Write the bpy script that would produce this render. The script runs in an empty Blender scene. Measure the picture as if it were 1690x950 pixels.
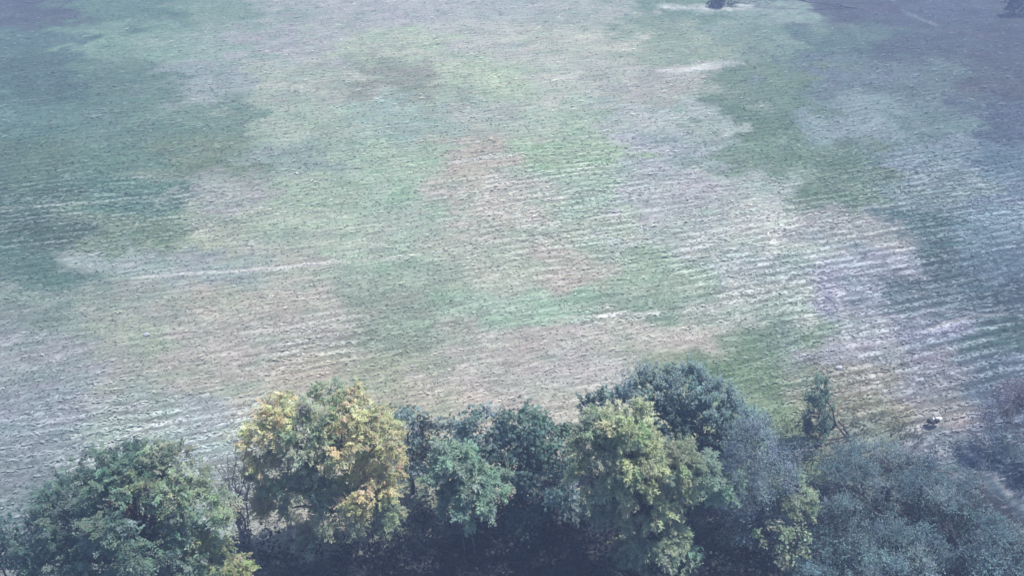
import bpy, math
import numpy as np

# ------------------------------------------------------------------ camera, world, sun, exposure
S = bpy.context.scene
COL = S.collection
CAM_H, PITCH, FPX, CX, CY = 20.0, math.radians(36.0), 1305.0, 845.0, 475.0
cam = bpy.data.objects.new('camera', bpy.data.cameras.new('camera'))
COL.objects.link(cam)
cam.location = (0, 0, CAM_H)
cam.rotation_euler = (math.pi / 2 - PITCH, 0, 0)
cam.data.sensor_width = 36.0
cam.data.lens = 36.0 * FPX / 1690.0
cam.data.clip_start, cam.data.clip_end = 0.1, 5000
S.camera = cam

SUN_AZ, SUN_EL = math.radians(58), math.radians(63)      # azimuth clockwise from +Y
w = bpy.data.worlds.new('World'); S.world = w; w.use_nodes = True
nt = w.node_tree
bg = nt.nodes['Background']
sky = nt.nodes.new('ShaderNodeTexSky')
sky.sky_type = 'NISHITA'; sky.sun_disc = False
sky.sun_elevation = SUN_EL; sky.sun_rotation = SUN_AZ
sky.air_density = 1.0; sky.dust_density = 1.0; sky.ozone_density = 1.5
nt.links.new(sky.outputs[0], bg.inputs[0]); bg.inputs[1].default_value = 0.11
sl = bpy.data.lights.new('sun', 'SUN'); sl.energy = 3.9; sl.angle = math.radians(0.5); sl.color = (1.0, 0.97, 0.92)
sun = bpy.data.objects.new('sun', sl); COL.objects.link(sun)
sun.rotation_euler = (math.pi / 2 - SUN_EL, 0, math.pi - SUN_AZ)
vs = S.view_settings
S.display_settings.display_device = 'sRGB'
vs.view_transform = 'Standard'; vs.look = 'None'; vs.exposure = 0.80; vs.gamma = 1.0; vs.use_curve_mapping = False
S.cycles.use_denoising = True
S.cycles.max_bounces = 6; S.cycles.diffuse_bounces = 3; S.cycles.transmission_bounces = 3
S.cycles.volume_bounces = 1; S.cycles.transparent_max_bounces = 4
S.cycles.filter_width = 1.6
HAZE_DENSITY, HAZE_COLOR = 0.0037, (0.52, 0.65, 1.0)
CAL = None

rng = np.random.default_rng(7)

# ------------------------------------------------------------------ helpers
cp, sp_ = math.cos(PITCH), math.sin(PITCH)
def ray(px, py):
    a = (np.asarray(px, float) - CX) / FPX; b = (CY - np.asarray(py, float)) / FPX
    return np.stack(np.broadcast_arrays(a, cp + b * sp_, -sp_ + b * cp), -1)
def ground_at(px, py):                       # where the field lies at that spot of the survey photograph
    d = ray(px, py); t = -CAM_H / d[..., 2]
    return d[..., 0] * t, d[..., 1] * t
def at(px, py, Y):
    d = ray(px, py); t = Y / d[..., 1]
    return np.array([d[..., 0] * t, Y, CAM_H + d[..., 2] * t])
def mpp(p):                                  # metres per photograph pixel at a point
    return (p[1] * cp + (CAM_H - p[2]) * sp_) / FPX
def unit(v):
    return v / np.maximum(np.linalg.norm(v, axis=-1, keepdims=True), 1e-9)
def hash2(i, j, seed):
    n = (i.astype(np.int64) * 374761393 + j.astype(np.int64) * 668265263 + seed * 1442695041) & 0xffffffff
    n = ((n ^ (n >> 13)) * 1274126177) & 0xffffffff
    return ((n ^ (n >> 16)) & 0xffff) / 65535.0
def vnoise(x, y, seed):
    xi, yi = np.floor(x), np.floor(y); fx, fy = x - xi, y - yi
    fx = fx * fx * (3 - 2 * fx); fy = fy * fy * (3 - 2 * fy)
    a, b = hash2(xi, yi, seed), hash2(xi + 1, yi, seed)
    c, d = hash2(xi, yi + 1, seed), hash2(xi + 1, yi + 1, seed)
    return (a * (1 - fx) + b * fx) * (1 - fy) + (c * (1 - fx) + d * fx) * fy
def fbm(x, y, seed, octv=4):
    r, a, n = 0, 0.5, 0
    for o in range(octv):
        r = r + a * vnoise(x * 2 ** o, y * 2 ** o, seed + o * 17); n += a; a *= 0.55
    return r / n
def lin(c):
    c = np.asarray(c, float) / 255.0
    return np.where(c <= 0.04045, c / 12.92, ((c + 0.055) / 1.055) ** 2.4)

class Geo:                                   # collects polygons with a colour per vertex, then links ONE mesh
    def __init__(s): s.v, s.f, s.c, s.n = [], [], [], 0
    def add(s, v, f, c):
        v = np.asarray(v, float).reshape(-1, 3); f = np.asarray(f, np.int64)
        c = np.asarray(c, float)
        if c.ndim == 1: c = np.broadcast_to(c, (len(v), 3))
        s.v.append(v); s.c.append(c); s.f.append(f + s.n); s.n += len(v)
    def build(s, name, mat, parent=None, smooth=False):
        me = bpy.data.meshes.new(name)
        V = np.concatenate(s.v); C = np.concatenate(s.c)
        tot = np.concatenate([np.full(len(f), f.shape[1]) for f in s.f])
        idx = np.concatenate([f.ravel() for f in s.f])
        me.vertices.add(len(V)); me.vertices.foreach_set('co', V.astype(np.float32).ravel())
        me.loops.add(len(idx)); me.loops.foreach_set('vertex_index', idx.astype(np.int32))
        me.polygons.add(len(tot))
        me.polygons.foreach_set('loop_start', np.concatenate([[0], np.cumsum(tot)[:-1]]).astype(np.int32))
        me.polygons.foreach_set('loop_total', tot.astype(np.int32))
        if smooth: me.polygons.foreach_set('use_smooth', np.ones(len(tot), bool))
        me.update(calc_edges=True)
        at_ = me.color_attributes.new('Col', 'FLOAT_COLOR', 'POINT')
        at_.data.foreach_set('color', np.concatenate([C, np.ones((len(C), 1))], 1).astype(np.float32).ravel())
        me.materials.append(mat)
        o = bpy.data.objects.new(name, me); COL.objects.link(o)
        if parent is not None: o.parent = parent
        return o

def thing(name, label, cat, loc=(0, 0, 0), group=None):
    o = bpy.data.objects.new(name, None); COL.objects.link(o)
    o.location = loc; o.empty_display_size = 0.2
    o['label'] = label; o['category'] = cat
    if group: o['group'] = group
    return o
def tag(o, label, cat, group=None):
    o['label'] = label; o['category'] = cat
    if group: o['group'] = group
    return o

# ------------------------------------------------------------------ materials
def mat_leaf(name, trans=0.35, rough=0.6):
    m = bpy.data.materials.new(name); m.use_nodes = True
    n, l = m.node_tree.nodes, m.node_tree.links
    b = n['Principled BSDF']; out = n['Material Output']
    a = n.new('ShaderNodeAttribute'); a.attribute_name = 'Col'
    tc = n.new('ShaderNodeTexCoord'); nz = n.new('ShaderNodeTexNoise'); nz.inputs['Scale'].default_value = 9; nz.inputs['Detail'].default_value = 2
    l.new(tc.outputs['Object'], nz.inputs['Vector'])
    mr = n.new('ShaderNodeMapRange'); mr.inputs['To Min'].default_value = 0.75; mr.inputs['To Max'].default_value = 1.25
    l.new(nz.outputs[0], mr.inputs[0])
    mx = n.new('ShaderNodeVectorMath'); mx.operation = 'SCALE'
    l.new(a.outputs['Color'], mx.inputs[0]); l.new(mr.outputs[0], mx.inputs['Scale'])
    l.new(mx.outputs[0], b.inputs['Base Color']); b.inputs['Roughness'].default_value = rough
    b.inputs['Specular IOR Level'].default_value = 0.25
    if trans > 0:
        t = n.new('ShaderNodeBsdfTranslucent'); ms = n.new('ShaderNodeMixShader'); ms.inputs[0].default_value = trans
        l.new(mx.outputs[0], t.inputs[0]); l.new(b.outputs[0], ms.inputs[1]); l.new(t.outputs[0], ms.inputs[2])
        l.new(ms.outputs[0], out.inputs[0])
    return m
def mat_ground():
    m = bpy.data.materials.new('field_soil'); m.use_nodes = True
    n, l = m.node_tree.nodes, m.node_tree.links
    b = n['Principled BSDF']; b.inputs['Roughness'].default_value = 0.95; b.inputs['Specular IOR Level'].default_value = 0.1
    a = n.new('ShaderNodeAttribute'); a.attribute_name = 'Col'
    if CAL is not None:
        b.inputs['Base Color'].default_value = (CAL, CAL, CAL, 1); return m
    rw = n.new('ShaderNodeAttribute'); rw.attribute_name = 'Row'
    tc = n.new('ShaderNodeTexCoord')
    mp = n.new('ShaderNodeMapping'); mp.inputs['Rotation'].default_value = (0, 0, ROW_ANG * -1)
    l.new(tc.outputs['Object'], mp.inputs[0])
    def noise(scale, vec_scale, detail, rough=0.6):
        v = n.new('ShaderNodeVectorMath'); v.operation = 'MULTIPLY'; v.inputs[1].default_value = vec_scale
        l.new(mp.outputs[0], v.inputs[0])
        z = n.new('ShaderNodeTexNoise'); z.inputs['Scale'].default_value = scale; z.inputs['Detail'].default_value = detail
        z.inputs['Roughness'].default_value = rough
        l.new(v.outputs[0], z.inputs['Vector']); return z.outputs[0]
    def rng_(x, f0, f1, t0, t1):
        r = n.new('ShaderNodeMapRange'); r.inputs['From Min'].default_value = f0; r.inputs['From Max'].default_value = f1
        r.inputs['To Min'].default_value = t0; r.inputs['To Max'].default_value = t1; l.new(x, r.inputs[0]); return r.outputs[0]
    def mth(op, x, y):
        k = n.new('ShaderNodeMath'); k.operation = op
        for i, q in enumerate((x, y)):
            if isinstance(q, (int, float)): k.inputs[i].default_value = q
            else: l.new(q, k.inputs[i])
        return k.outputs[0]
    fine = rng_(noise(5.0, (1, 1.6, 1), 5, 0.7), 0.30, 0.70, 0.62, 1.38)
    mid = rng_(noise(0.55, (0.5, 1.3, 1), 4), 0.3, 0.7, 0.86, 1.14)
    streak = rng_(noise(1.0, (0.8, 5.5, 1), 4, 0.65), 0.36, 0.66, 0.72, 1.3)
    # stubble rows
    sep = n.new('ShaderNodeSeparateXYZ'); l.new(mp.outputs[0], sep.inputs[0])
    wob = mth('MULTIPLY', noise(0.35, (1, 1, 1), 2), 0.4)
    ph = mth('MULTIPLY', mth('ADD', sep.outputs[1], wob), 2 * math.pi / 0.54)
    row = rng_(mth('SINE', ph, 0.0), -1, 1, 0.62, 1.38)
    rowbrk = mth('MULTIPLY', rng_(noise(0.9, (0.7, 1.2, 1), 3), 0.38, 0.58, 0, 1), rw.outputs['Fac'])
    rowf = mth('ADD', 1.0, mth('MULTIPLY', mth('SUBTRACT', row, 1.0), rowbrk))
    k = mth('MULTIPLY', mth('MULTIPLY', fine, mid), mth('MULTIPLY', streak, rowf))
    mx = n.new('ShaderNodeVectorMath'); mx.operation = 'SCALE'
    l.new(a.outputs['Color'], mx.inputs[0]); l.new(k, mx.inputs['Scale'])
    # pale straw lying along the rows, darker clods between
    fl = mth('ADD', mth('MULTIPLY', noise(1.0, (2.6, 6.5, 1), 3, 0.7), 0.75), mth('MULTIPLY', noise(0.35, (1, 1.6, 1), 3), 0.25))
    amt = mth('ADD', mth('MULTIPLY', rw.outputs['Fac'], 0.75), 0.38)
    flk = mth('MULTIPLY', rng_(fl, 0.545, 0.66, 0, 1), amt)
    rowp = mth('MULTIPLY', mth('MULTIPLY', rng_(mth('SINE', ph, 0.0), 0.1, 0.8, 0, 1), rowbrk), mth('MULTIPLY', rng_(noise(6.0, (1.0, 1.5, 1), 4, 0.7), 0.43, 0.55, 0.0, 1.0), 1.0))
    flk = mth('MAXIMUM', flk, rowp)
    pale = n.new('ShaderNodeVectorMath'); pale.operation = 'MULTIPLY_ADD'
    pale.inputs[1].default_value = (1.35, 1.35, 1.35); pale.inputs[2].default_value = (0.20, 0.205, 0.21); l.new(a.outputs['Color'], pale.inputs[0])
    mixc = n.new('ShaderNodeMix'); mixc.data_type = 'RGBA'
    l.new(flk, mixc.inputs['Factor']); l.new(mx.outputs[0], mixc.inputs['A']); l.new(pale.outputs[0], mixc.inputs['B'])
    l.new(mixc.outputs['Result'], b.inputs['Base Color'])
    bp = n.new('ShaderNodeBump'); bp.inputs['Strength'].default_value = 0.3; bp.inputs['Distance'].default_value = 0.05
    l.new(k, bp.inputs['Height']); l.new(bp.outputs[0], b.inputs['Normal'])
    return m
def mat_bark(name, col, col2):
    m = bpy.data.materials.new(name); m.use_nodes = True
    n, l = m.node_tree.nodes, m.node_tree.links
    b = n['Principled BSDF']; b.inputs['Roughness'].default_value = 0.9
    tc = n.new('ShaderNodeTexCoord'); v = n.new('ShaderNodeVectorMath'); v.operation = 'MULTIPLY'; v.inputs[1].default_value = (1, 1, 0.25)
    l.new(tc.outputs['Object'], v.inputs[0])
    z = n.new('ShaderNodeTexNoise'); z.inputs['Scale'].default_value = 14; z.inputs['Detail'].default_value = 4
    l.new(v.outputs[0], z.inputs['Vector'])
    r = n.new('ShaderNodeValToRGB'); r.color_ramp.elements[0].position = 0.35; r.color_ramp.elements[1].position = 0.68
    r.color_ramp.elements[0].color = (*col, 1); r.color_ramp.elements[1].color = (*col2, 1)
    l.new(z.outputs[0], r.inputs[0]); l.new(r.outputs[0], b.inputs['Base Color'])
    bp = n.new('ShaderNodeBump'); bp.inputs['Strength'].default_value = 0.5; bp.inputs['Distance'].default_value = 0.02
    l.new(z.outputs[0], bp.inputs['Height']); l.new(bp.outputs[0], b.inputs['Normal'])
    return m
ROW_ANG = math.radians(15.0)                 # the stubble rows run 15 degrees off the view's cross axis
M_LEAF = mat_leaf('leaf', 0.5, 0.55)
M_DRY = mat_leaf('dry_leaf', 0.2, 0.8)
M_BARK = mat_bark('bark', (0.04, 0.036, 0.032), (0.12, 0.11, 0.10))
M_PALE = mat_bark('pale_bark', (0.17, 0.145, 0.145), (0.40, 0.35, 0.36))
M_GREY = mat_bark('grey_bark', (0.13, 0.12, 0.12), (0.34, 0.32, 0.31))

# ------------------------------------------------------------------ the field
# straw, weeds and bare soil colour, lens vignette and blue cast painted in, 12 columns x 14 rows
XS = [50, 200, 350, 500, 650, 800, 950, 1100, 1250, 1400, 1550, 1650]
YS = [15, 70, 130, 200, 260, 320, 380, 440, 500, 560, 620, 680, 740, 810]
ALB_VIGNETTE = None
ALB_VIGNETTE = np.array([[0.035,0.039,0.035,0.053,0.096,0.052,0.1,0.143,0.087,0.172,0.186,0.145,0.207,0.202,0.175,0.204,0.212,0.175,0.187,0.201,0.153,0.078,0.121,0.068,0.129,0.168,0.124,0.035,0.035,0.035,0.035,0.046,0.048,0.035,0.038,0.035],
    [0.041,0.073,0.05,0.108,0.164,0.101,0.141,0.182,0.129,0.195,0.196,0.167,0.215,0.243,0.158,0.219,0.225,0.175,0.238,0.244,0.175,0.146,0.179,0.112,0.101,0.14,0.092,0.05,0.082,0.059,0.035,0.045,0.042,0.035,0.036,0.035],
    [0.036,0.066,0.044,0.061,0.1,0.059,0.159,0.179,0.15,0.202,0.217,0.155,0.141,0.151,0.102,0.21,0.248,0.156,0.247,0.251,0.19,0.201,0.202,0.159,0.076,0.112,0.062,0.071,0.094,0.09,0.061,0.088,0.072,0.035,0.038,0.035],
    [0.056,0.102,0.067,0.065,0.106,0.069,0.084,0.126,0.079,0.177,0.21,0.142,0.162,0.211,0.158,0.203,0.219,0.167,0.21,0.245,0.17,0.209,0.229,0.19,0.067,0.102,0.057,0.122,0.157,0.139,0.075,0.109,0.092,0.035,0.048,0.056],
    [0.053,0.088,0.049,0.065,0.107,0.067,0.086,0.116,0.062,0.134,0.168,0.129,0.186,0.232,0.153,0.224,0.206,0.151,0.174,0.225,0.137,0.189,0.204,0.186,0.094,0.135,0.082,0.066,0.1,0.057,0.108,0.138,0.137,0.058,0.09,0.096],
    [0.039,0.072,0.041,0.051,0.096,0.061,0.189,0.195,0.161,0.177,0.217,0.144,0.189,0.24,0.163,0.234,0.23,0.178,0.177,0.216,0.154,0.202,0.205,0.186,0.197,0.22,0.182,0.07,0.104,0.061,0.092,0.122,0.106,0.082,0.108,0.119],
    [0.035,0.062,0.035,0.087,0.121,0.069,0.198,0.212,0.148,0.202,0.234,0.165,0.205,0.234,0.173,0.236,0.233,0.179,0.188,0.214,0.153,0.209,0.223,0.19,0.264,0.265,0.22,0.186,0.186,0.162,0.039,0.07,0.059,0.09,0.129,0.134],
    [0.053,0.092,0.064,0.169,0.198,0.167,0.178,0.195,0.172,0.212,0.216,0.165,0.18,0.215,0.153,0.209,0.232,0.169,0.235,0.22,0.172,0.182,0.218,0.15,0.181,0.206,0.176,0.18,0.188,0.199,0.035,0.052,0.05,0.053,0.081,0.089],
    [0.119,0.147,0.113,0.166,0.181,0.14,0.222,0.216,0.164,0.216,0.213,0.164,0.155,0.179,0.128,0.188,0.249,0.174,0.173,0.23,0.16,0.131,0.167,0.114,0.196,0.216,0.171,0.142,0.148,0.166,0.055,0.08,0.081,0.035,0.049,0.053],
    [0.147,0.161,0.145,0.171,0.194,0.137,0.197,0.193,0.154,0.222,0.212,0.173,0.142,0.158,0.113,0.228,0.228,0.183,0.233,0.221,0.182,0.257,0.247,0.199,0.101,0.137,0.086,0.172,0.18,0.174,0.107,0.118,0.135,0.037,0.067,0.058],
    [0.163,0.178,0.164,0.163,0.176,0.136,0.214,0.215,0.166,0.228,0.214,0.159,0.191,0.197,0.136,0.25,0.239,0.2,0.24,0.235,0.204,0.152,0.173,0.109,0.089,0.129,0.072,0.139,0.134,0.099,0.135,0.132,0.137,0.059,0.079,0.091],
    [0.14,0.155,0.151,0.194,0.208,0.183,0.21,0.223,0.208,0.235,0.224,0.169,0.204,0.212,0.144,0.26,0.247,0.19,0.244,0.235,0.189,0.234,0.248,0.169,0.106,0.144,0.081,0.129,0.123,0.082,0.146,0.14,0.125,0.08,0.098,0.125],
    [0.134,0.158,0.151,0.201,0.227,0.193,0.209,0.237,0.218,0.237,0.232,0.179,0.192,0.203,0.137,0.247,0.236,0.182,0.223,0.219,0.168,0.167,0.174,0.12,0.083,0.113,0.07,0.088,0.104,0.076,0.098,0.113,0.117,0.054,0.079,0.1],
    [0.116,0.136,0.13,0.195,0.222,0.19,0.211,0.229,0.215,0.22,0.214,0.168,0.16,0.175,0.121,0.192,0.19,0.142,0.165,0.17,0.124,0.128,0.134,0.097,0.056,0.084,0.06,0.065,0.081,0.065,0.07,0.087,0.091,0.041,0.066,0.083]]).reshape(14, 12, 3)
GX, GY = np.meshgrid(XS, YS)
PX, PY = ground_at(GX.astype(float), GY.astype(float))
KU, KV = (PX / PY).ravel(), np.log(PY).ravel()        # control points in bearing / log distance from the origin
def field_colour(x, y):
    """field colour with its painted vignette at world x, y: soft nearest mix of the table points with ragged edges"""
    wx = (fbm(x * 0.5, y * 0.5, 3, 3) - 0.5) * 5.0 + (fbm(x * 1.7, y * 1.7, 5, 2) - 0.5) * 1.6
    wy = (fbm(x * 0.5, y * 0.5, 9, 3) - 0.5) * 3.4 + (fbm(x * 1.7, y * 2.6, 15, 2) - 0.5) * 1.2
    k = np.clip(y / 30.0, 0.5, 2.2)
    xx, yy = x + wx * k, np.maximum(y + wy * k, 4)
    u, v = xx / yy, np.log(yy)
    A = ALB_VIGNETTE.reshape(-1, 3)
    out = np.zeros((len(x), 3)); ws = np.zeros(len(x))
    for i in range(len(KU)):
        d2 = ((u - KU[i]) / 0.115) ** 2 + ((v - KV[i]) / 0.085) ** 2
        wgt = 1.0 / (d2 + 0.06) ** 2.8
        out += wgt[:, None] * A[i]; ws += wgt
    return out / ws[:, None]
def ell(x, y, px, py, rx, ry, soft=0.35):    # ragged ellipse on the ground around a surveyed spot
    cx, cy = ground_at(px, py); ex = abs(ground_at(px + rx, py)[0] - cx); ey = abs(ground_at(px, py - ry)[1] - ground_at(px, py + ry)[1]) / 2
    r = np.sqrt(((x - cx) / ex) ** 2 + ((y - cy) / ey) ** 2) + (fbm(x * 1.3, y * 1.3, 31, 3) - 0.5) * 0.9
    return np.clip((1 + soft - r) / (2 * soft), 0, 1)
def path_mask(x, y, pts, width):
    P = np.array([ground_at(a, b) for a, b in pts]); d = np.full(len(x), 1e9)
    for (ax, ay), (bx, by) in zip(P[:-1], P[1:]):
        L2 = (bx - ax) ** 2 + (by - ay) ** 2
        t = np.clip(((x - ax) * (bx - ax) + (y - ay) * (by - ay)) / L2, 0, 1)
        d = np.minimum(d, np.hypot(x - ax - t * (bx - ax), y - ay - t * (by - ay)))
    return np.clip(1.3 - d / width + (fbm(x * 2, y * 2, 41, 3) - 0.5) * 1.3, 0, 1)
LITTER_SHADE = np.array([0.024, 0.026, 0.030])  # near-black and bluish: the hollow's shade is put into the litter colour
def litter_shade_mask(x, y):                       # leaf litter and bare soil under the hedge, with painted shade
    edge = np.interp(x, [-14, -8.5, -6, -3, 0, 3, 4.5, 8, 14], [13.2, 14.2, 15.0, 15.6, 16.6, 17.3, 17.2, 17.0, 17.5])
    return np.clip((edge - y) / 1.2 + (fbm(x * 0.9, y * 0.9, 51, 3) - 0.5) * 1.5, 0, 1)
STRAW = np.array([0.50, 0.48, 0.44])
STREAKS = [  # pale swaths of straw and tracks
    ([(220, 458), (400, 446), (560, 430)], 0.10, 0.9), ([(1100, 118), (1160, 112), (1215, 104)], 0.6, 0.95),
    ([(1100, 12), (1160, 16), (1228, 13)], 0.9, 0.9), ([(930, 524), (1010, 521), (1085, 517)], 0.12, 0.9),
    ([(750, 268), (850, 258)], 0.35, 0.5), ([(380, 450), (640, 425), (830, 405)], 0.07, 0.5),
    ([(1290, 365), (1275, 405)], 0.12, 0.6), ([(1380, 478), (1395, 560), (1445, 625)], 0.16, 0.35),
    ([(1160, 395), (1195, 450), (1240, 530)], 0.14, 0.4), ([(1490, 18), (1545, 40)], 0.22, 0.3),
    ([(1590, 735), (1630, 770), (1690, 840)], 0.12, 0.6),
    ([(1530, 545), (1600, 525), (1660, 520)], 0.1, 0.7), ([(1290, 590), (1400, 560)], 0.10, 0.6),
    ([(0, 345), (130, 335), (320, 320)], 0.12, 0.35), ([(870, 290), (1010, 275)], 0.12, 0.5),
]
PATHWAY = [(1545, 700), (1590, 740), (1635, 785), (1700, 850)]     # open strip between the scrub
PATCHES = [  # (px, py, rx, ry, colour, strength): green weeds, bare soil, deeper green
    (1245, 180, 130, 75, 'green', 0.3), (1330, 270, 75, 60, 'green', 0.25), (1215, 570, 90, 55, 'green', 0.2), (680, 560, 90, 45, 'green', 0.5),
    (360, 250, 75, 30, 'green', 0.12), (270, 365, 45, 16, 'green', 0.1), (580, 130, 40, 25, 'green', 0.4), (1050, 470, 110, 45, 'green', 0.35),
    (860, 610, 160, 45, 'soil', 0.45), (480, 600, 130, 28, 'soil', 0.35), (850, 440, 60, 28, 'soil', 0.45), (770, 335, 60, 28, 'soil', 0.45),
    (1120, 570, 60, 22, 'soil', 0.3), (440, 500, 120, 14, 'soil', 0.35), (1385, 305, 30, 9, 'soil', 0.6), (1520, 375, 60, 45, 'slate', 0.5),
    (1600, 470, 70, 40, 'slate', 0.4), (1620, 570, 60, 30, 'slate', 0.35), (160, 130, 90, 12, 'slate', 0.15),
]
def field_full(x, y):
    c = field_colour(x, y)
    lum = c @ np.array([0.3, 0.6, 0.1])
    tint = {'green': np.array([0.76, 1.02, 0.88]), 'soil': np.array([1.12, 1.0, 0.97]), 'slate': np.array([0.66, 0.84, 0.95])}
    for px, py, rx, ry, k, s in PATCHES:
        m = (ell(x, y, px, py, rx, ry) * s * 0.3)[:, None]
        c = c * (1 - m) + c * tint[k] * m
    n1 = fbm(x * 0.9 + y * 0.25, y * 1.5 - x * 0.4, 201, 4) - 0.5; n2 = fbm(x * 0.35, y * 0.6, 223, 4) - 0.5
    c = c * (1 + n1[:, None] * np.array([0.42, 0.12, 0.30]) + n2[:, None] * np.array([0.35, 0.25, 0.30]))
    for pts, wd, s in STREAKS:
        m = (path_mask(x, y, pts, wd) * s * (0.25 + 0.75 * fbm(x * 0.7, y * 1.4, 77, 2)))[:, None] * 0.8
        c = c * (1 - m) + STRAW * m
    m = (litter_shade_mask(x, y) * (1 - 0.8 * path_mask(x, y, PATHWAY, 0.45)))[:, None]
    return np.clip(c * (1 - m) + LITTER_SHADE * m, 0.01, 0.75)
def row_strength(x, y):
    r = np.full(len(x), 0.16)
    for px, py, rx, ry, s in [(1450, 500, 230, 200, 1.0), (1560, 330, 160, 80, 0.9), (100, 350, 260, 60, 0.8), (250, 710, 260, 60, 1.0), (950, 330, 200, 110, 0.7),
                              (520, 560, 120, 50, 0.8), (1250, 440, 160, 110, 0.9), (1000, 520, 120, 15, 0.8)]:
        r = np.maximum(r, ell(x, y, px, py, rx, ry, 0.5) * s)
    return r * (1 - litter_shade_mask(x, y))
def relief(x, y):
    return (fbm(x * 0.16, y * 0.16, 71, 3) - 0.5) * 0.35 * np.clip((y - 8) / 10, 0, 1)

gx = np.concatenate([-np.geomspace(700, 62, 14)[:-1], np.arange(-60, 60.01, 0.25), np.geomspace(62, 700, 14)[1:]])
gy = np.concatenate([-np.geomspace(700, 12, 12), np.arange(-8, 10, 1.0), np.arange(10, 40, 0.16), np.arange(40, 92, 0.34), np.geomspace(94, 700, 14)])
X, Y = np.meshgrid(gx, gy); xf, yf = X.ravel(), Y.ravel()
yq = np.maximum(yf, 9.0)
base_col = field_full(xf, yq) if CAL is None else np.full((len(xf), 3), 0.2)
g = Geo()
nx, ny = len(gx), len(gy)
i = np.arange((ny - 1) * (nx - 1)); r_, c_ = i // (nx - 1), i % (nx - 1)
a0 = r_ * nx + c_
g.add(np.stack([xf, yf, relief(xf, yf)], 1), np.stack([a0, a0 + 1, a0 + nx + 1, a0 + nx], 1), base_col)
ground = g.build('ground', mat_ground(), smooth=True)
ra = ground.data.attributes.new('Row', 'FLOAT', 'POINT'); ra.data.foreach_set('value', row_strength(xf, yq).astype(np.float32))
ground['kind'] = 'structure'

# haze: the air over the field
hb = Geo()
B = 715.0; z0, z1 = -2.0, 22.5
hv = np.array([[-B, -B, z0], [B, -B, z0], [B, B, z0], [-B, B, z0], [-B, -B, z1], [B, -B, z1], [B, B, z1], [-B, B, z1]])
hm = bpy.data.materials.new('haze_air'); hm.use_nodes = True
hm.node_tree.nodes.remove(hm.node_tree.nodes['Principled BSDF'])
pv = hm.node_tree.nodes.new('ShaderNodeVolumePrincipled')
pv.inputs['Color'].default_value = (*HAZE_COLOR, 1); pv.inputs['Density'].default_value = HAZE_DENSITY; pv.inputs['Anisotropy'].default_value = 0.0
hm.node_tree.links.new(pv.outputs[0], hm.node_tree.nodes['Material Output'].inputs['Volume'])
hb.add(hv, [[0, 3, 2, 1], [4, 5, 6, 7], [0, 1, 5, 4], [1, 2, 6, 5], [2, 3, 7, 6], [3, 0, 4, 7]], np.ones(3))
haze = hb.build('haze', hm); haze['kind'] = 'stuff'

# ------------------------------------------------------------------ leaf and twig geometry
def leaves(G, p, d, nrm, L, W, col):
    """folded pointed leaves: base, side, tip, side"""
    d = unit(d); s = unit(np.cross(d, nrm)); n = np.cross(s, d)
    L = L[:, None]; W = W[:, None]
    v = np.stack([p, p + d * L * 0.45 + s * W * 0.5 + n * W * 0.18, p + d * L - n * L * 0.08, p + d * L * 0.45 - s * W * 0.5 + n * W * 0.18], 1)
    N = len(p); f = np.arange(N * 4).reshape(N, 4)
    G.add(v, f, np.repeat(np.clip(col, 0.004, 0.8), 4, 0))
def blades(G, p, tip, wid, col):
    d = unit(tip - p); s = unit(np.cross(d, rng.normal(size=p.shape)))
    v = np.stack([p - s * wid[:, None] * 0.5, p + s * wid[:, None] * 0.5, tip], 1)
    N = len(p); G.add(v, np.arange(N * 3).reshape(N, 3), np.repeat(np.clip(col, 0.004, 0.8), 3, 0))
def tube(G, pts, r0, r1, col=(0.2, 0.18, 0.16), sides=5):
    pts = np.asarray(pts, float); n = len(pts); t = unit(np.gradient(pts, axis=0))
    ref = np.array([0.31, 0.27, 0.91]) if abs(t[0, 2]) < 0.8 else np.array([0.9, 0.3, 0.1])
    a = unit(np.cross(t, ref)); b = np.cross(t, a)
    ang = np.arange(sides) * 2 * math.pi / sides
    rad = np.linspace(r0, r1, n)[:, None, None]
    ring = pts[:, None] + rad * (np.cos(ang)[None, :, None] * a[:, None] + np.sin(ang)[None, :, None] * b[:, None])
    i = np.arange(n - 1)[:, None] * sides; j = np.arange(sides)[None]; j2 = (j + 1) % sides
    f = np.stack([i + j, i + j2, i + sides + j2, i + sides + j], -1).reshape(-1, 4)
    G.add(ring.reshape(-1, 3), f, np.asarray(col, float))
def limb(a, b, n=6, wob=0.12, sag=0.0):
    a, b = np.asarray(a, float), np.asarray(b, float); t = np.linspace(0, 1, n)[:, None]
    p = a + (b - a) * t; L = np.linalg.norm(b - a)
    p += rng.normal(0, wob * L * 0.25, (n, 3)) * np.sin(t * math.pi)
    p[:, 2] += sag * L * np.sin(t[:, 0] * math.pi)
    return p
def shell(n, lo=-0.45):
    """directions over a sphere, fewer underneath"""
    z = rng.uniform(lo, 1, n); a = rng.uniform(0, 2 * math.pi, n); q = np.sqrt(1 - z * z)
    return np.stack([q * np.cos(a), q * np.sin(a), z], 1)

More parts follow.
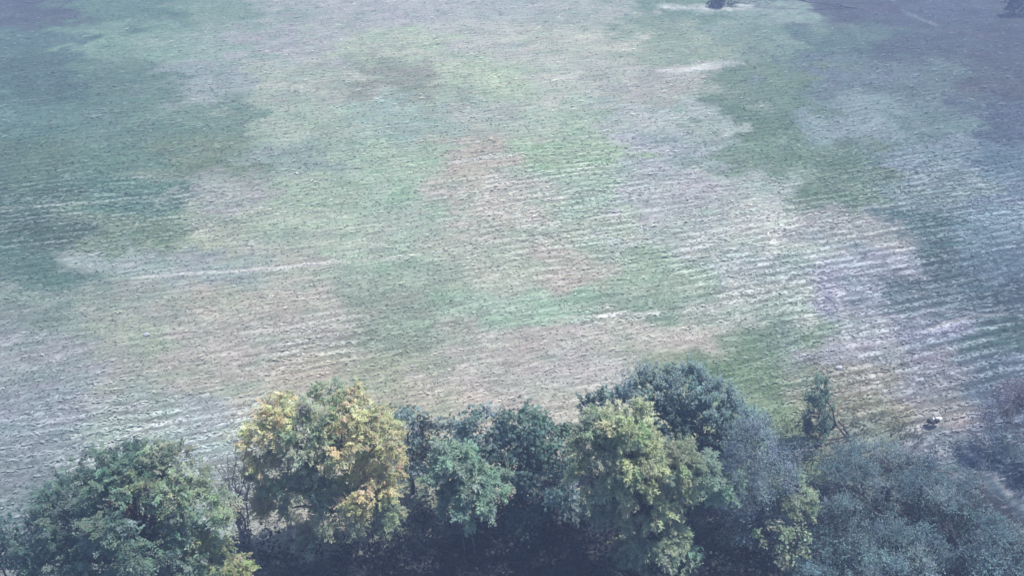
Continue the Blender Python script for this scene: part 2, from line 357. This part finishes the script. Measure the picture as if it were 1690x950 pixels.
def clump_pinnate(G, c, out, R, col, k=15):
    """compound leaves of small leaflets hanging from a shoot end"""
    k = max(4, int(k)); d = unit(out + rng.normal(0, 0.75, (k, 3)) + np.array([0, 0, 0.25])); L = rng.uniform(0.5, 1.0, k) * R
    base = c + rng.normal(0, R * 0.33, (k, 3)); m = 6
    cl = col * rng.uniform(0.75, 1.25, (k, 1)) * (1 + rng.normal(0, 0.06, (k, 3)))
    up = unit(rng.normal(0, 0.4, (k, 3)) + np.array([0, 0, 1.0]))
    for j in range(m):
        t = (j + 1.0) / m
        p = base + d * (L * t)[:, None]; p[:, 2] -= 0.35 * L * t * t
        for sgn in (-1, 1):
            s = unit(np.cross(d, up)) * sgn
            dl = s + d * 0.6 + rng.normal(0, 0.25, (k, 3)); dl[:, 2] -= 0.2
            leaves(G, p, dl, up, rng.uniform(0.06, 0.10, k), rng.uniform(0.032, 0.05, k), cl * rng.uniform(0.85, 1.15, (k, 1)))
def clump_broad(G, c, out, R, col, k=40, ls=0.13):
    k = max(5, int(k)); p = c + unit(rng.normal(size=(k, 3))) * (R * rng.uniform(0.2, 1, k) ** 0.6)[:, None]
    nrm = unit(out * 0.6 + np.array([0, 0, 0.9]) + rng.normal(0, 0.45, (k, 3)))
    d = unit(np.cross(nrm, rng.normal(size=(k, 3)))); d[:, 2] -= 0.35
    L = rng.uniform(0.7, 1.25, k) * ls
    leaves(G, p, d, nrm, L, L * rng.uniform(0.55, 0.8, k), col * rng.uniform(0.65, 1.35, (k, 1)) * (1 + rng.normal(0, 0.06, (k, 3))))
def clump_feather(G, c, out, R, col, k=10):
    """plumes of fine needle-like foliage"""
    k = max(3, int(k)); ax = unit(out + rng.normal(0, 0.5, (k, 3)) + np.array([0, 0, 0.35])); L = R * rng.uniform(0.8, 1.5, k)
    base = c + rng.normal(0, R * 0.3, (k, 3)); m = 30
    for j in range(m):
        t = rng.uniform(0.05, 1, k); p = base + ax * (L * t)[:, None]; p[:, 2] -= 0.3 * L * t * t
        d = unit(ax + rng.normal(0, 0.7, (k, 3))); d[:, 2] -= 0.1; l_ = rng.uniform(0.09, 0.2, k) * (1.15 - 0.6 * t)
        leaves(G, p, d, unit(out * 0.4 + np.array([0, 0, 1.0]) + rng.normal(0, 0.4, (k, 3))), l_, rng.uniform(0.022, 0.04, k), col * rng.uniform(0.8, 1.2, (k, 1)))
def clump_upright(G, c, out, R, col, k=5, ls=0.11):
    """straight young shoots set with leaves"""
    k = max(2, int(k)); ax = unit(out * 0.35 + rng.normal(0, 0.2, (k, 3)) + np.array([0, 0, 1.0])); L = R * rng.uniform(1.2, 2.2, k)
    base = c + rng.normal(0, R * 0.4, (k, 3))
    for j in range(16):
        t = (j + 0.5) / 16; p = base + ax * (L * t)[:, None]; a = rng.uniform(0, 6.28, k)
        s = unit(np.stack([np.cos(a), np.sin(a), rng.uniform(-0.1, 0.7, k)], 1))
        l_ = rng.uniform(0.7, 1.2, k) * ls * (1.1 - 0.5 * t)
        leaves(G, p, s, unit(ax + rng.normal(0, 0.3, (k, 3))), l_, l_ * 0.55, col * rng.uniform(0.7, 1.3, (k, 1)) * (0.85 + 0.4 * t))
def clump_scrub(G, c, out, R, col, k=30):
    """fine wiry stems with tiny leaves"""
    k = max(6, int(k)); d = unit(out + rng.normal(0, 0.6, (k, 3)) + np.array([0, 0, 0.3])); L = R * rng.uniform(0.6, 1.7, k)
    b = c + rng.normal(0, R * 0.45, (k, 3)); blades(G, b, b + d * L[:, None], rng.uniform(0.01, 0.018, k), col * rng.uniform(0.9, 1.7, (k, 1)))
    for j in range(8):
        p = b + d * (L * rng.uniform(0.15, 1, k))[:, None] + rng.normal(0, 0.03, (k, 3)); q = rng.uniform(0.03, 0.06, k)
        leaves(G, p, rng.normal(size=(k, 3)), unit(rng.normal(0, 0.5, (k, 3)) + np.array([0, 0, 1.0])), q, q * 0.6, col * rng.uniform(0.75, 1.25, (k, 1)))
CL = {'pinnate': clump_pinnate, 'broad': clump_broad, 'feather': clump_feather, 'upright': clump_upright, 'scrub': clump_scrub}

def make_tree(name, label, cat, base_px, Y, lobes, style, density=1.0, cr=0.3, group=None, bark=None, mat=None, trunk_r=0.11, stems=1, part_names=('trunk', 'crown'), kw=None, lo=-0.45):
    """lobes: (px, py, dY, r_px, colour) of the crown's clumps; every lobe gets a limb of the trunk"""
    kw = kw or {}
    p0 = at(base_px, 900, Y); root_p = np.array([p0[0], Y, float(relief(np.array([p0[0]]), np.array([Y]))[0]) - 0.05])
    t = thing(name, label, cat, tuple(root_p), group)
    tr, cr_g = Geo(), Geo()
    cs = []
    for (px, py, dY, rp, col) in lobes:
        c = at(px, py, Y + dY); cs.append((c, 0.94 * rp * mpp(c), np.array(col, float)))
    top = max(c[2] for c, _, _ in cs)
    cen = np.mean([c for c, _, _ in cs], 0)
    forks = []
    for s in range(stems):
        off = np.array([rng.normal(0, 0.18), rng.normal(0, 0.12), 0]) if stems > 1 else np.zeros(3)
        fk = root_p + off + np.array([(cen[0] - root_p[0]) * 0.4 + rng.normal(0, 0.15), (cen[1] - Y) * 0.4, max(0.5, top * rng.uniform(0.28, 0.4))])
        tube(tr, limb(root_p + off, fk, 7, 0.08), trunk_r / math.sqrt(stems), trunk_r * 0.7 / math.sqrt(stems), sides=8)
        forks.append((fk, rng.uniform(0.85, 1.15)))
    for c, r, col in cs:
        fk = min(forks, key=lambda q: np.linalg.norm(q[0] - c) * q[1])[0]
        pts = limb(fk, c + np.array([0, 0, -r * 0.2]), 7, 0.15, 0.06)
        tube(tr, pts, trunk_r * 0.5, 0.018)
        n = max(4, int(density * 4 * math.pi * r * r * 0.62 / (cr * cr * 1.7)))
        ds = shell(n, lo); rr = r * (rng.uniform(0.72, 1.05, n) + rng.exponential(0.05, n))
        for d, q in zip(ds, rr):
            p = c + d * q * np.array([1, 1, 0.92])
            inside = any(np.linalg.norm(p - c2) < r2 * 0.6 for c2, r2, _ in cs)
            if inside: continue
            if p[2] < 0.25: continue
            tt = rng.uniform(0.35, 1); k0 = pts[0] * (1 - tt) + pts[-1] * tt
            if rng.random() < 0.5: tube(tr, limb(k0, p, 4, 0.15), 0.016, 0.005, sides=3)
            cc = col * rng.uniform(0.78, 1.22) * (1 + rng.normal(0, 0.05, 3))
            CL[style](cr_g, p, d, cr * rng.uniform(0.7, 1.2), cc, **kw)
    inv = -np.asarray(root_p)
    for G_ in (tr, cr_g): G_.v = [v + inv for v in G_.v]
    tr.build(part_names[0], bark or M_BARK, t, smooth=True)
    cr_g.build(part_names[1], mat or M_LEAF, t)
    return t

# ------------------------------------------------------------------ the hedge: each tree and shrub
GRN, GRN2, LGT = (0.135, 0.215, 0.17), (0.18, 0.27, 0.205), (0.31, 0.38, 0.25)
YEL, GOLD, OLV = (0.62, 0.60, 0.35), (0.62, 0.58, 0.33), (0.41, 0.48, 0.33)
DKG, BLG = (0.085, 0.15, 0.135), (0.21, 0.30, 0.28)
PLM, PLY = (0.36, 0.49, 0.37), (0.58, 0.64, 0.41)

make_tree('green_tree', 'large rounded mid green tree with fern-like leaves in the bottom left corner', 'tree', 205, 12.3, [
    (195, 800, 0.2, 62, GRN2), (275, 790, 0.2, 58, LGT), (130, 840, 0.0, 62, GRN), (235, 860, -0.5, 78, GRN2), (320, 850, 0.0, 52, LGT),
    (100, 910, -0.3, 65, GRN), (180, 930, -0.8, 80, GRN2), (290, 925, -0.5, 70, GRN2), (225, 770, 0.6, 40, GRN), (170, 985, -0.9, 70, GRN), (265, 1000, -0.9, 70, GRN2),
    (240, 820, 0.6, 50, (0.17, 0.12, 0.09))], 'pinnate', 1.4, 0.34, trunk_r=0.13)
make_tree('yellow_tree', 'round tree with golden yellow autumn leaves between the bare shrub and the dark gap', 'tree', 535, 15.0, [
    (540, 680, 0.3, 42, OLV), (590, 685, 0.2, 40, YEL), (475, 695, 0.2, 42, YEL), (440, 735, 0.0, 40, GOLD), (505, 720, -0.2, 46, OLV), (565, 725, -0.3, 46, YEL),
    (620, 730, 0.0, 38, YEL), (465, 775, -0.1, 44, OLV), (630, 775, 0.1, 36, GOLD), (540, 770, 0.2, 46, LGT), (600, 810, -0.7, 38, GOLD), (500, 815, -0.8, 40, OLV),
    (555, 840, -1.0, 40, OLV), (618, 845, -0.6, 32, LGT), (460, 830, -0.4, 32, YEL), (530, 890, -1.1, 28, LGT)], 'pinnate', 1.3, 0.3, trunk_r=0.10)
make_tree('broadleaf_tree', 'dark tree with scattered large pale leaves behind the feathery green shrub', 'tree', 850, 15.6, [
    (800, 715, 0.2, 44, BLG), (860, 705, 0.3, 46, GRN), (910, 735, 0.0, 44, GRN), (840, 760, -0.3, 50, DKG), (900, 790, -0.4, 44, BLG), (930, 830, -0.5, 34, BLG),
    (870, 850, -0.6, 36, DKG), (890, 905, -0.9, 40, BLG), (770, 740, 0.2, 36, BLG)], 'broad', 1.15, 0.3, kw={'k': 40, 'ls': 0.13}, trunk_r=0.1)
make_tree('grey_green_shrub', 'grey-green leafy shrub behind the right side of the yellow tree', 'shrub', 695, 16.4, [
    (670, 705, 0.2, 34, BLG), (715, 725, 0.0, 38, (0.08, 0.10, 0.085)), (685, 755, -0.2, 36, BLG), (650, 690, 0.4, 26, (0.09, 0.12, 0.10)), (735, 715, 0.3, 28, BLG)], 'broad', 1.1, 0.26, kw={'k': 26, 'ls': 0.12}, trunk_r=0.06, stems=2)
make_tree('feathery_shrub', 'light green feathery shrub standing in front of the dark hollow', 'shrub', 780, 13.8, [
    (752, 760, 0.2, 26, PLM), (735, 790, 0.1, 28, PLM), (770, 795, 0.0, 26, PLM), (800, 815, -0.1, 34, PLM), (765, 830, -0.2, 32, PLM)], 'feather', 1.3, 0.24, kw={'k': 11}, trunk_r=0.05, stems=2)
make_tree('plumed_tree', 'tall yellow-green plume-leaved tree between the dark broadleaf and the bluish green tree', 'tree', 1050, 14.0, [
    (1030, 705, 0.3, 36, PLY), (985, 725, 0.2, 36, OLV), (1045, 745, 0.0, 42, PLY), (985, 780, 0.0, 40, PLY), (1055, 790, -0.2, 44, PLY), (1110, 765, 0.1, 36, OLV),
    (1145, 775, 0.3, 28, PLM), (1010, 830, -0.1, 34, OLV), (1075, 830, -0.3, 32, PLY), (1110, 800, 0.0, 24, PLY), (1090, 890, -0.6, 40, OLV), (1050, 930, -0.6, 42, OLV), (1110, 920, -0.6, 30, PLM), (1190, 800, 0.5, 24, PLM)],
    'feather', 1.25, 0.27, kw={'k': 11}, trunk_r=0.1)
make_tree('bluish_tree', 'dark bluish green tree with upright leafy shoots at the field edge', 'tree', 1130, 17.2, [
    (1070, 655, 0.1, 38, BLG), (1120, 650, 0.2, 42, BLG), (1165, 665, 0.1, 38, BLG), (1100, 700, -0.3, 42, DKG), (1160, 715, -0.4, 44, DKG), (1215, 700, 0.0, 34, BLG), (1200, 745, -0.4, 38, DKG), (1240, 720, 0.2, 26, BLG)],
    'upright', 1.0, 0.24, kw={'k': 5, 'ls': 0.12}, trunk_r=0.09)
make_tree('small_bluish_shrub', 'small dark bluish shrub just left of the upright-shooted tree', 'shrub', 1000, 17.4, [
    (985, 670, 0.1, 20, DKG), (1015, 665, 0.2, 20, BLG), (1000, 685, 0, 20, BLG)], 'upright', 1.0, 0.2, kw={'k': 4, 'ls': 0.11}, trunk_r=0.04, stems=2)
make_tree('dark_shrub', 'dark blue-green shrub cut by the left edge of the photo', 'shrub', 10, 12.6, [
    (5, 890, 0, 50, DKG), (40, 930, -0.2, 45, DKG), (-40, 900, 0.2, 60, DKG)], 'broad', 0.9, 0.28, kw={'k': 28, 'ls': 0.11}, trunk_r=0.06, stems=2)
make_tree('yellowish_sapling', 'small yellow-green sapling at the bottom edge beside the large green tree', 'sapling', 350, 12.0, [
    (348, 922, -0.2, 32, (0.40, 0.45, 0.24)), (318, 945, -0.2, 26, LGT), (378, 950, -0.2, 28, (0.38, 0.43, 0.23))], 'pinnate', 1.0, 0.25, trunk_r=0.04)
make_tree('columnar_shrub', 'narrow upright dark green shrub standing alone at the field edge', 'shrub', 1345, 18.7, [
    (1350, 636, 0, 12, GRN), (1347, 654, 0, 16, GRN), (1352, 676, 0, 19, GRN2), (1346, 700, 0, 20, DKG), (1350, 722, -0.1, 20, GRN), (1345, 742, -0.1, 18, DKG)], 'upright', 1.1, 0.2, kw={'k': 4, 'ls': 0.09}, trunk_r=0.05, stems=2)
make_tree('olive_shrub', 'rounded olive green bush among the grey scrub', 'shrub', 1305, 14.6, [
    (1300, 815, 0, 28, OLV), (1318, 832, -0.1, 22, OLV), (1285, 830, 0, 18, LGT)], 'feather', 1.1, 0.2, kw={'k': 8}, trunk_r=0.04, stems=2)
make_tree('leafy_bramble', 'yellow-green bramble low down by the bottom edge under the grey scrub', 'bramble', 1285, 13.4, [
    (1275, 885, 0, 26, LGT), (1315, 895, 0, 22, LGT), (1290, 915, -0.1, 22, OLV)], 'broad', 0.9, 0.22, kw={'k': 26, 'ls': 0.09}, trunk_r=0.03, stems=3)
make_tree('purple_shrub', 'purple-brown shrub at the right edge beside the field', 'shrub', 1690, 18.6, [
    (1675, 660, 0, 24, (0.19, 0.175, 0.20)), (1710, 665, 0.1, 34, (0.17, 0.16, 0.185)), (1650, 695, -0.2, 22, (0.19, 0.18, 0.20))], 'scrub', 0.7, 0.26, mat=M_DRY, trunk_r=0.04, stems=2)
VINE = (0.19, 0.25, 0.27)
make_tree('vine_covered_tree', 'grey half-dead tree draped in vines to the right of the plumed tree', 'tree', 1245, 14.8, [
    (1245, 735, 0.1, 34, VINE), (1225, 790, 0, 40, VINE), (1280, 780, 0.1, 30, VINE), (1240, 850, -0.2, 44, VINE), (1190, 860, -0.3, 34, (0.07, 0.1, 0.09)), (1200, 920, -0.5, 40, VINE), (1265, 870, -0.2, 34, VINE)],
    'scrub', 0.9, 0.27, bark=M_GREY, mat=M_DRY, kw={'k': 26}, trunk_r=0.09)

# bare shrub: many leafless stems fanning up
def bare_shrub(name, label, base_px, Y, tops, r=0.03, twigs=10, mat=None):
    p0 = at(base_px, 900, Y); rp = np.array([p0[0], Y, -0.03]); t = thing(name, label, 'shrub', tuple(rp))
    st, tw = Geo(), Geo()
    for px, py, dY in tops:
        e = at(px, py, Y + dY) - rp; b = np.array([rng.normal(0, 0.12), rng.normal(0, 0.1), 0])
        pts = limb(b, e, 8, 0.10); pts[:, :2] += (e - b)[:2] * (-0.25 * np.sin(np.linspace(0, 1, 8) * math.pi))[:, None]
        tube(st, pts, r, 0.007, sides=5)
        for _ in range(twigs):
            k = rng.uniform(0.3, 0.95) * 7; i0 = int(k); q = pts[i0] + (pts[min(i0 + 1, 7)] - pts[i0]) * (k - i0)
            d = unit(rng.normal(0, 0.6, 3) + np.array([0, 0, 1.1])) * rng.uniform(0.3, 0.9)
            tube(tw, limb(q, q + d, 4, 0.15), 0.008, 0.003, sides=3)
            for _ in range(2):
                f = q + d * rng.uniform(0.4, 0.9); tube(tw, limb(f, f + unit(rng.normal(0, 0.7, 3) + np.array([0, 0, 1.0])) * rng.uniform(0.15, 0.4), 3, 0.1), 0.005, 0.002, sides=3)
    st.build('stem', mat or M_BARK, t, smooth=True); tw.build('twig', mat or M_GREY, t)
    return t
bare_shrub('bare_shrub', 'leafless grey-pink shrub with many thin stems between the green and yellow trees', 405, 14.4,
           [(355, 765, 0.1), (375, 750, 0), (392, 745, 0.2), (408, 735, 0), (425, 750, 0.1), (440, 770, -0.1), (365, 800, -0.2), (450, 800, -0.2), (400, 770, -0.3), (385, 785, 0.2), (415, 760, 0.3), (345, 780, 0.3), (432, 745, 0.3), (370, 775, -0.1)], 0.022, 13, M_PALE)
bare_shrub('dead_sapling', 'leafless pale sapling with a few forked branches beside the columnar shrub', 1355, 16.9,
           [(1345, 728, 0), (1360, 735, 0.1), (1352, 760, 0), (1372, 772, -0.1)], 0.022, 4, M_GREY)

# grey scrub thicket in the lower right
SC = [(0.165, 0.24, 0.245), (0.135, 0.21, 0.22), (0.19, 0.25, 0.245), (0.11, 0.175, 0.185)]
thicket = [(1312, 745, 18), (1395, 742, 16), (1455, 745, 15), (1280, 755, 18), (1650, 735, 18), (1420, 785, 26), (1490, 765, 26), (1545, 775, 24), (1590, 815, 26), (1385, 850, 32), (1450, 835, 36), (1515, 805, 32),
           (1565, 840, 36), (1615, 880, 36), (1690, 905, 34), (1350, 910, 38), (1415, 915, 42), (1470, 890, 38), (1500, 940, 42), (1560, 925, 42), (1625, 945, 42), (1690, 955, 40), (1695, 760, 26), (1370, 790, 22), (1430, 965, 44), (1340, 965, 42)]
for n_, (px, py, rp) in enumerate(thicket):
    gx_, gy_ = ground_at(px, py + rp * 0.55)
    Yb = float(gy_)
    col = SC[n_ % 4]
    lob = [(px, py, 0, rp * 0.75, col)]
    for _ in range(3):
        lob.append((px + rng.normal(0, rp * 0.6), py + rng.normal(0, rp * 0.25), rng.normal(0, 0.25), rp * rng.uniform(0.4, 0.6), np.array(col) * rng.uniform(0.8, 1.25)))
    make_tree('scrub_bush', 'tangled blue-grey scrub bush in the thicket filling the lower right corner', 'bush', px, Yb, lob, 'scrub', 0.8, 0.26,
              group='blue-grey scrub bushes of the lower right thicket', bark=M_GREY, mat=M_DRY, trunk_r=0.03, stems=3, part_names=('stem', 'foliage'), kw={'k': 22}, lo=-0.1)

FAR = (0.015, 0.025, 0.03)
# far shrubs at the head of the field
make_tree('far_shrub', 'lone dark shrub on a pale strip at the top edge of the field', 'shrub', 1190, 67.5, [(1183, 7, 0, 11, FAR), (1196, 2, 0, 12, FAR), (1208, 5, 0.3, 8, FAR)], 'broad', 0.9, 0.5, kw={'k': 40, 'ls': 0.25}, trunk_r=0.08, stems=2)
make_tree('far_bush', 'dark bush in the top right corner of the field', 'bush', 1672, 65.5, [(1668, 12, 0, 12, FAR), (1680, 6, 0.2, 13, FAR), (1694, 10, 0, 12, FAR)], 'broad', 0.9, 0.5, kw={'k': 40, 'ls': 0.25}, trunk_r=0.08, stems=2)

# ------------------------------------------------------------------ small things lying on the field
def lump(r, seed, n=18, squash=(1, 1, 0.7)):
    """irregular rounded solid"""
    q = np.random.default_rng(seed); th = np.linspace(0, math.pi, n // 2 + 1); ph = np.arange(n) * 2 * math.pi / n
    T, P = np.meshgrid(th, ph, indexing='ij'); d = np.stack([np.sin(T) * np.cos(P), np.sin(T) * np.sin(P), np.cos(T)], -1)
    k = np.ones(T.shape)
    for _ in range(7):
        ax = unit(q.normal(size=3)); k = k - 0.16 * np.clip(d @ ax - 0.55, 0, 1) / 0.45 + 0.05 * np.sin(3 * (d @ ax) + q.uniform(0, 6))
    v = (d * k[..., None] * r * np.array(squash)).reshape(-1, 3); rows = n // 2
    f = [[i * n + j, (i + 1) * n + j, (i + 1) * n + (j + 1) % n, i * n + (j + 1) % n] for i in range(rows) for j in range(n)]
    return v, np.array(f)
def plain(name, c, rough):
    m = bpy.data.materials.new(name); m.use_nodes = True
    n, l = m.node_tree.nodes, m.node_tree.links; b = n['Principled BSDF']; b.inputs['Roughness'].default_value = rough
    z = n.new('ShaderNodeTexNoise'); z.inputs['Scale'].default_value = 8; z.inputs['Detail'].default_value = 4
    tc = n.new('ShaderNodeTexCoord'); l.new(tc.outputs['Object'], z.inputs['Vector'])
    r = n.new('ShaderNodeValToRGB'); r.color_ramp.elements[0].color = (*[k * 0.75 for k in c], 1); r.color_ramp.elements[1].color = (*[min(0.85, k * 1.15) for k in c], 1)
    l.new(z.outputs[0], r.inputs[0]); l.new(r.outputs[0], b.inputs['Base Color']); return m
M_BLACK, M_WHITE, M_STONE = plain('black_cloth', (0.02, 0.025, 0.03), 0.7), plain('white_cloth', (0.78, 0.78, 0.8), 0.6), plain('pale_stone', (0.5, 0.5, 0.5), 0.9)
bx_, by_ = ground_at(1540, 700)
bt = thing('bundle', 'small black and white bundle lying on the dry grass by the thicket', 'bundle', (float(bx_), float(by_), 0.05))
for sx, nm, mt, off, r, sq in [(0, 'dark_body', M_BLACK, (-0.13, 0, 0.10), 0.17, (1.1, 0.9, 0.75)), (1, 'dark_body', M_BLACK, (0.1, 0.06, 0.11), 0.17, (1.1, 0.8, 0.8)),
                          (2, 'white_top', M_WHITE, (0.19, 0.08, 0.20), 0.13, (1.15, 0.85, 0.55)), (3, 'white_top', M_WHITE, (-0.03, 0.10, 0.18), 0.07, (0.8, 1.1, 0.7))]:
    G = Geo(); v, f = lump(r, 40 + sx, squash=sq); G.add(v + np.array(off), f, np.ones(3)); o = G.build(nm, mt, bt, smooth=True)
bt.scale = (0.85, 0.85, 0.85)
for k, (px, py, r, lab) in enumerate([(1385, 607, 0.12, 'white stone by the green weeds at the near corner of the stubble'), (242, 551, 0.10, 'grey-white stone lying alone in the left part of the field'),
                                      (490, 288, 0.09, 'small pale stone far out left of the middle of the field')]):
    x_, y_ = ground_at(px, py); G = Geo(); v, f = lump(r, 60 + k, squash=(1.2, 0.9, 0.7)); G.add(v, f, np.ones(3))
    o = G.build('stone', M_STONE, smooth=True); o.location = (float(x_), float(y_), float(relief(np.array([x_]), np.array([y_]))[0]) + r * 0.45)
    tag(o, lab, 'stone', 'loose stones on the field')

# ------------------------------------------------------------------ weeds, stubble and undergrowth (uncountable)
if CAL is None:
    gW, gS = Geo(), Geo()
    ca, sa = math.cos(ROW_ANG), math.sin(ROW_ANG)
    def spots(N):
        x, y = ground_at(rng.uniform(-220, 1910, N), rng.uniform(-40, 960, N))
        k = (litter_shade_mask(x, y) < 0.5) & (y < 100)
        return x[k], y[k]
    # straw left lying in the stubble rows
    x, y = spots(120000); k = rng.random(len(x)) < row_strength(x, y) * 0.85 * np.clip(fbm(x * 0.6, y * 0.9, 91, 3) * 2.6 - 0.75, 0.05, 1); x, y = x[k], y[k]
    u, v = x * ca + y * sa, -x * sa + y * ca
    v = np.round(v / 0.54) * 0.54 + rng.normal(0, 0.05, len(v)) + (fbm(u * 0.3, v * 0.3, 95, 2) - 0.5) * 0.3
    x, y = u * ca - v * sa, u * sa + v * ca; n = len(x); c = field_full(x, y)
    a_ = ROW_ANG + rng.normal(0, 0.3, n); sc = np.clip(y / 30, 0.8, 1.8)
    leaves(gS, np.stack([x, y, relief(x, y) + rng.uniform(0.02, 0.07, n)], 1), np.stack([np.cos(a_), np.sin(a_), rng.normal(0, 0.12, n)], 1),
           unit(np.stack([rng.normal(0, 0.25, n), rng.normal(0, 0.25, n), np.ones(n)], 1)), rng.uniform(0.10, 0.38, n) * sc, rng.uniform(0.035, 0.085, n) * sc, np.clip(c * rng.uniform(1.3, 2.4, n)[:, None] + 0.07, 0.02, 0.7))
    # low weeds and leaf scraps everywhere else
    x, y = spots(60000); n = len(x); c = field_full(x, y); sc = np.clip(y / 30, 0.8, 1.3); a_ = rng.uniform(0, 6.28, n)
    kk = rng.uniform(0.8, 1.7, n)[:, None]; green = c[:, 1] > c[:, 0] * 1.1
    P_ = np.stack([x, y, relief(x, y) + rng.uniform(0.008, 0.03, n)], 1); D_ = np.stack([np.cos(a_), np.sin(a_), rng.uniform(-0.03, 0.08, n)], 1)
    N_ = unit(np.stack([rng.normal(0, 0.3, n), rng.normal(0, 0.3, n), np.ones(n)], 1)); L_ = rng.uniform(0.07, 0.17, n) * sc; W_ = L_ * rng.uniform(0.35, 0.7, n)
    for m, G_ in ((green, gW), (~green, gS)):
        leaves(G_, P_[m], D_[m], N_[m], L_[m], W_[m], np.clip(c * kk, 0.02, 0.7)[m])
    o = gW.build('field_weeds', M_DRY); o['kind'] = 'stuff'
    o = gS.build('stubble', M_DRY); o['kind'] = 'stuff'
# undergrowth below the trees, leaf colour blackened to stand for the deep shade
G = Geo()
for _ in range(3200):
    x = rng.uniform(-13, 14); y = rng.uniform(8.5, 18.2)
    if litter_shade_mask(np.array([x]), np.array([y]))[0] < 0.3: continue
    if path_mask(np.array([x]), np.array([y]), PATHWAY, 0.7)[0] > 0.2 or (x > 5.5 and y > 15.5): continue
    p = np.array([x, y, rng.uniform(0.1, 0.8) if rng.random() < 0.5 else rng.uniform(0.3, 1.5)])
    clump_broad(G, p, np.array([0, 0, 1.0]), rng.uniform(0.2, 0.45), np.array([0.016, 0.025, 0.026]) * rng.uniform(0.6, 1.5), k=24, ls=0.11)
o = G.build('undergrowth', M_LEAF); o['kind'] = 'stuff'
# long dry grass and weeds along the field margin
G = Geo()
N = 26000
x = rng.uniform(-13, 14, N); y = rng.uniform(13, 21.5, N)
e = np.interp(x, [-14, -8.5, -6, -3, 0, 3, 4.5, 8, 14], [13.2, 14.2, 15.0, 15.6, 16.6, 17.3, 17.2, 17.0, 17.5])
k = (np.abs(y - e - 0.3 - np.where(x > 5, 0.9, 0)) < np.where(x > 5, 1.9, 0.8) * rng.random(N) ** 0.5) & (fbm(x * 1.1, y * 1.1, 301, 3) > rng.uniform(0.35, 0.65, N)); x, y = x[k], y[k]; n = len(x)
c = field_full(x, y + 1.2); p = np.stack([x, y, relief(x, y) - 0.01], 1)
tip = p + unit(np.stack([rng.normal(0, 0.45, n), rng.normal(0, 0.45, n), np.ones(n)], 1)) * rng.uniform(0.15, 0.5, n)[:, None]
blades(G, p, tip, rng.uniform(0.02, 0.04, n), c * rng.uniform(0.6, 1.5, n)[:, None] * np.array([1.0, 1.03, 0.9]))
o = G.build('margin_grass', M_DRY); o['kind'] = 'stuff'

# pale dead stalks sticking out of the thicket
G = Geo()
for _ in range(90):
    q_ = rng.uniform(1290, 1700), rng.uniform(760, 955); gx_, gy_ = ground_at(*q_); h_ = rng.uniform(0.7, 1.5)
    a_ = np.array([float(gx_), float(gy_), h_ * 0.4]); b_ = a_ + np.array([rng.normal(0, 0.45), rng.normal(0, 0.3), h_ * 0.9])
    tube(G, limb(a_, b_, 6, 0.3), 0.012, 0.005, sides=4)
o = G.build('dead_stalks', M_GREY); o['kind'] = 'stuff'
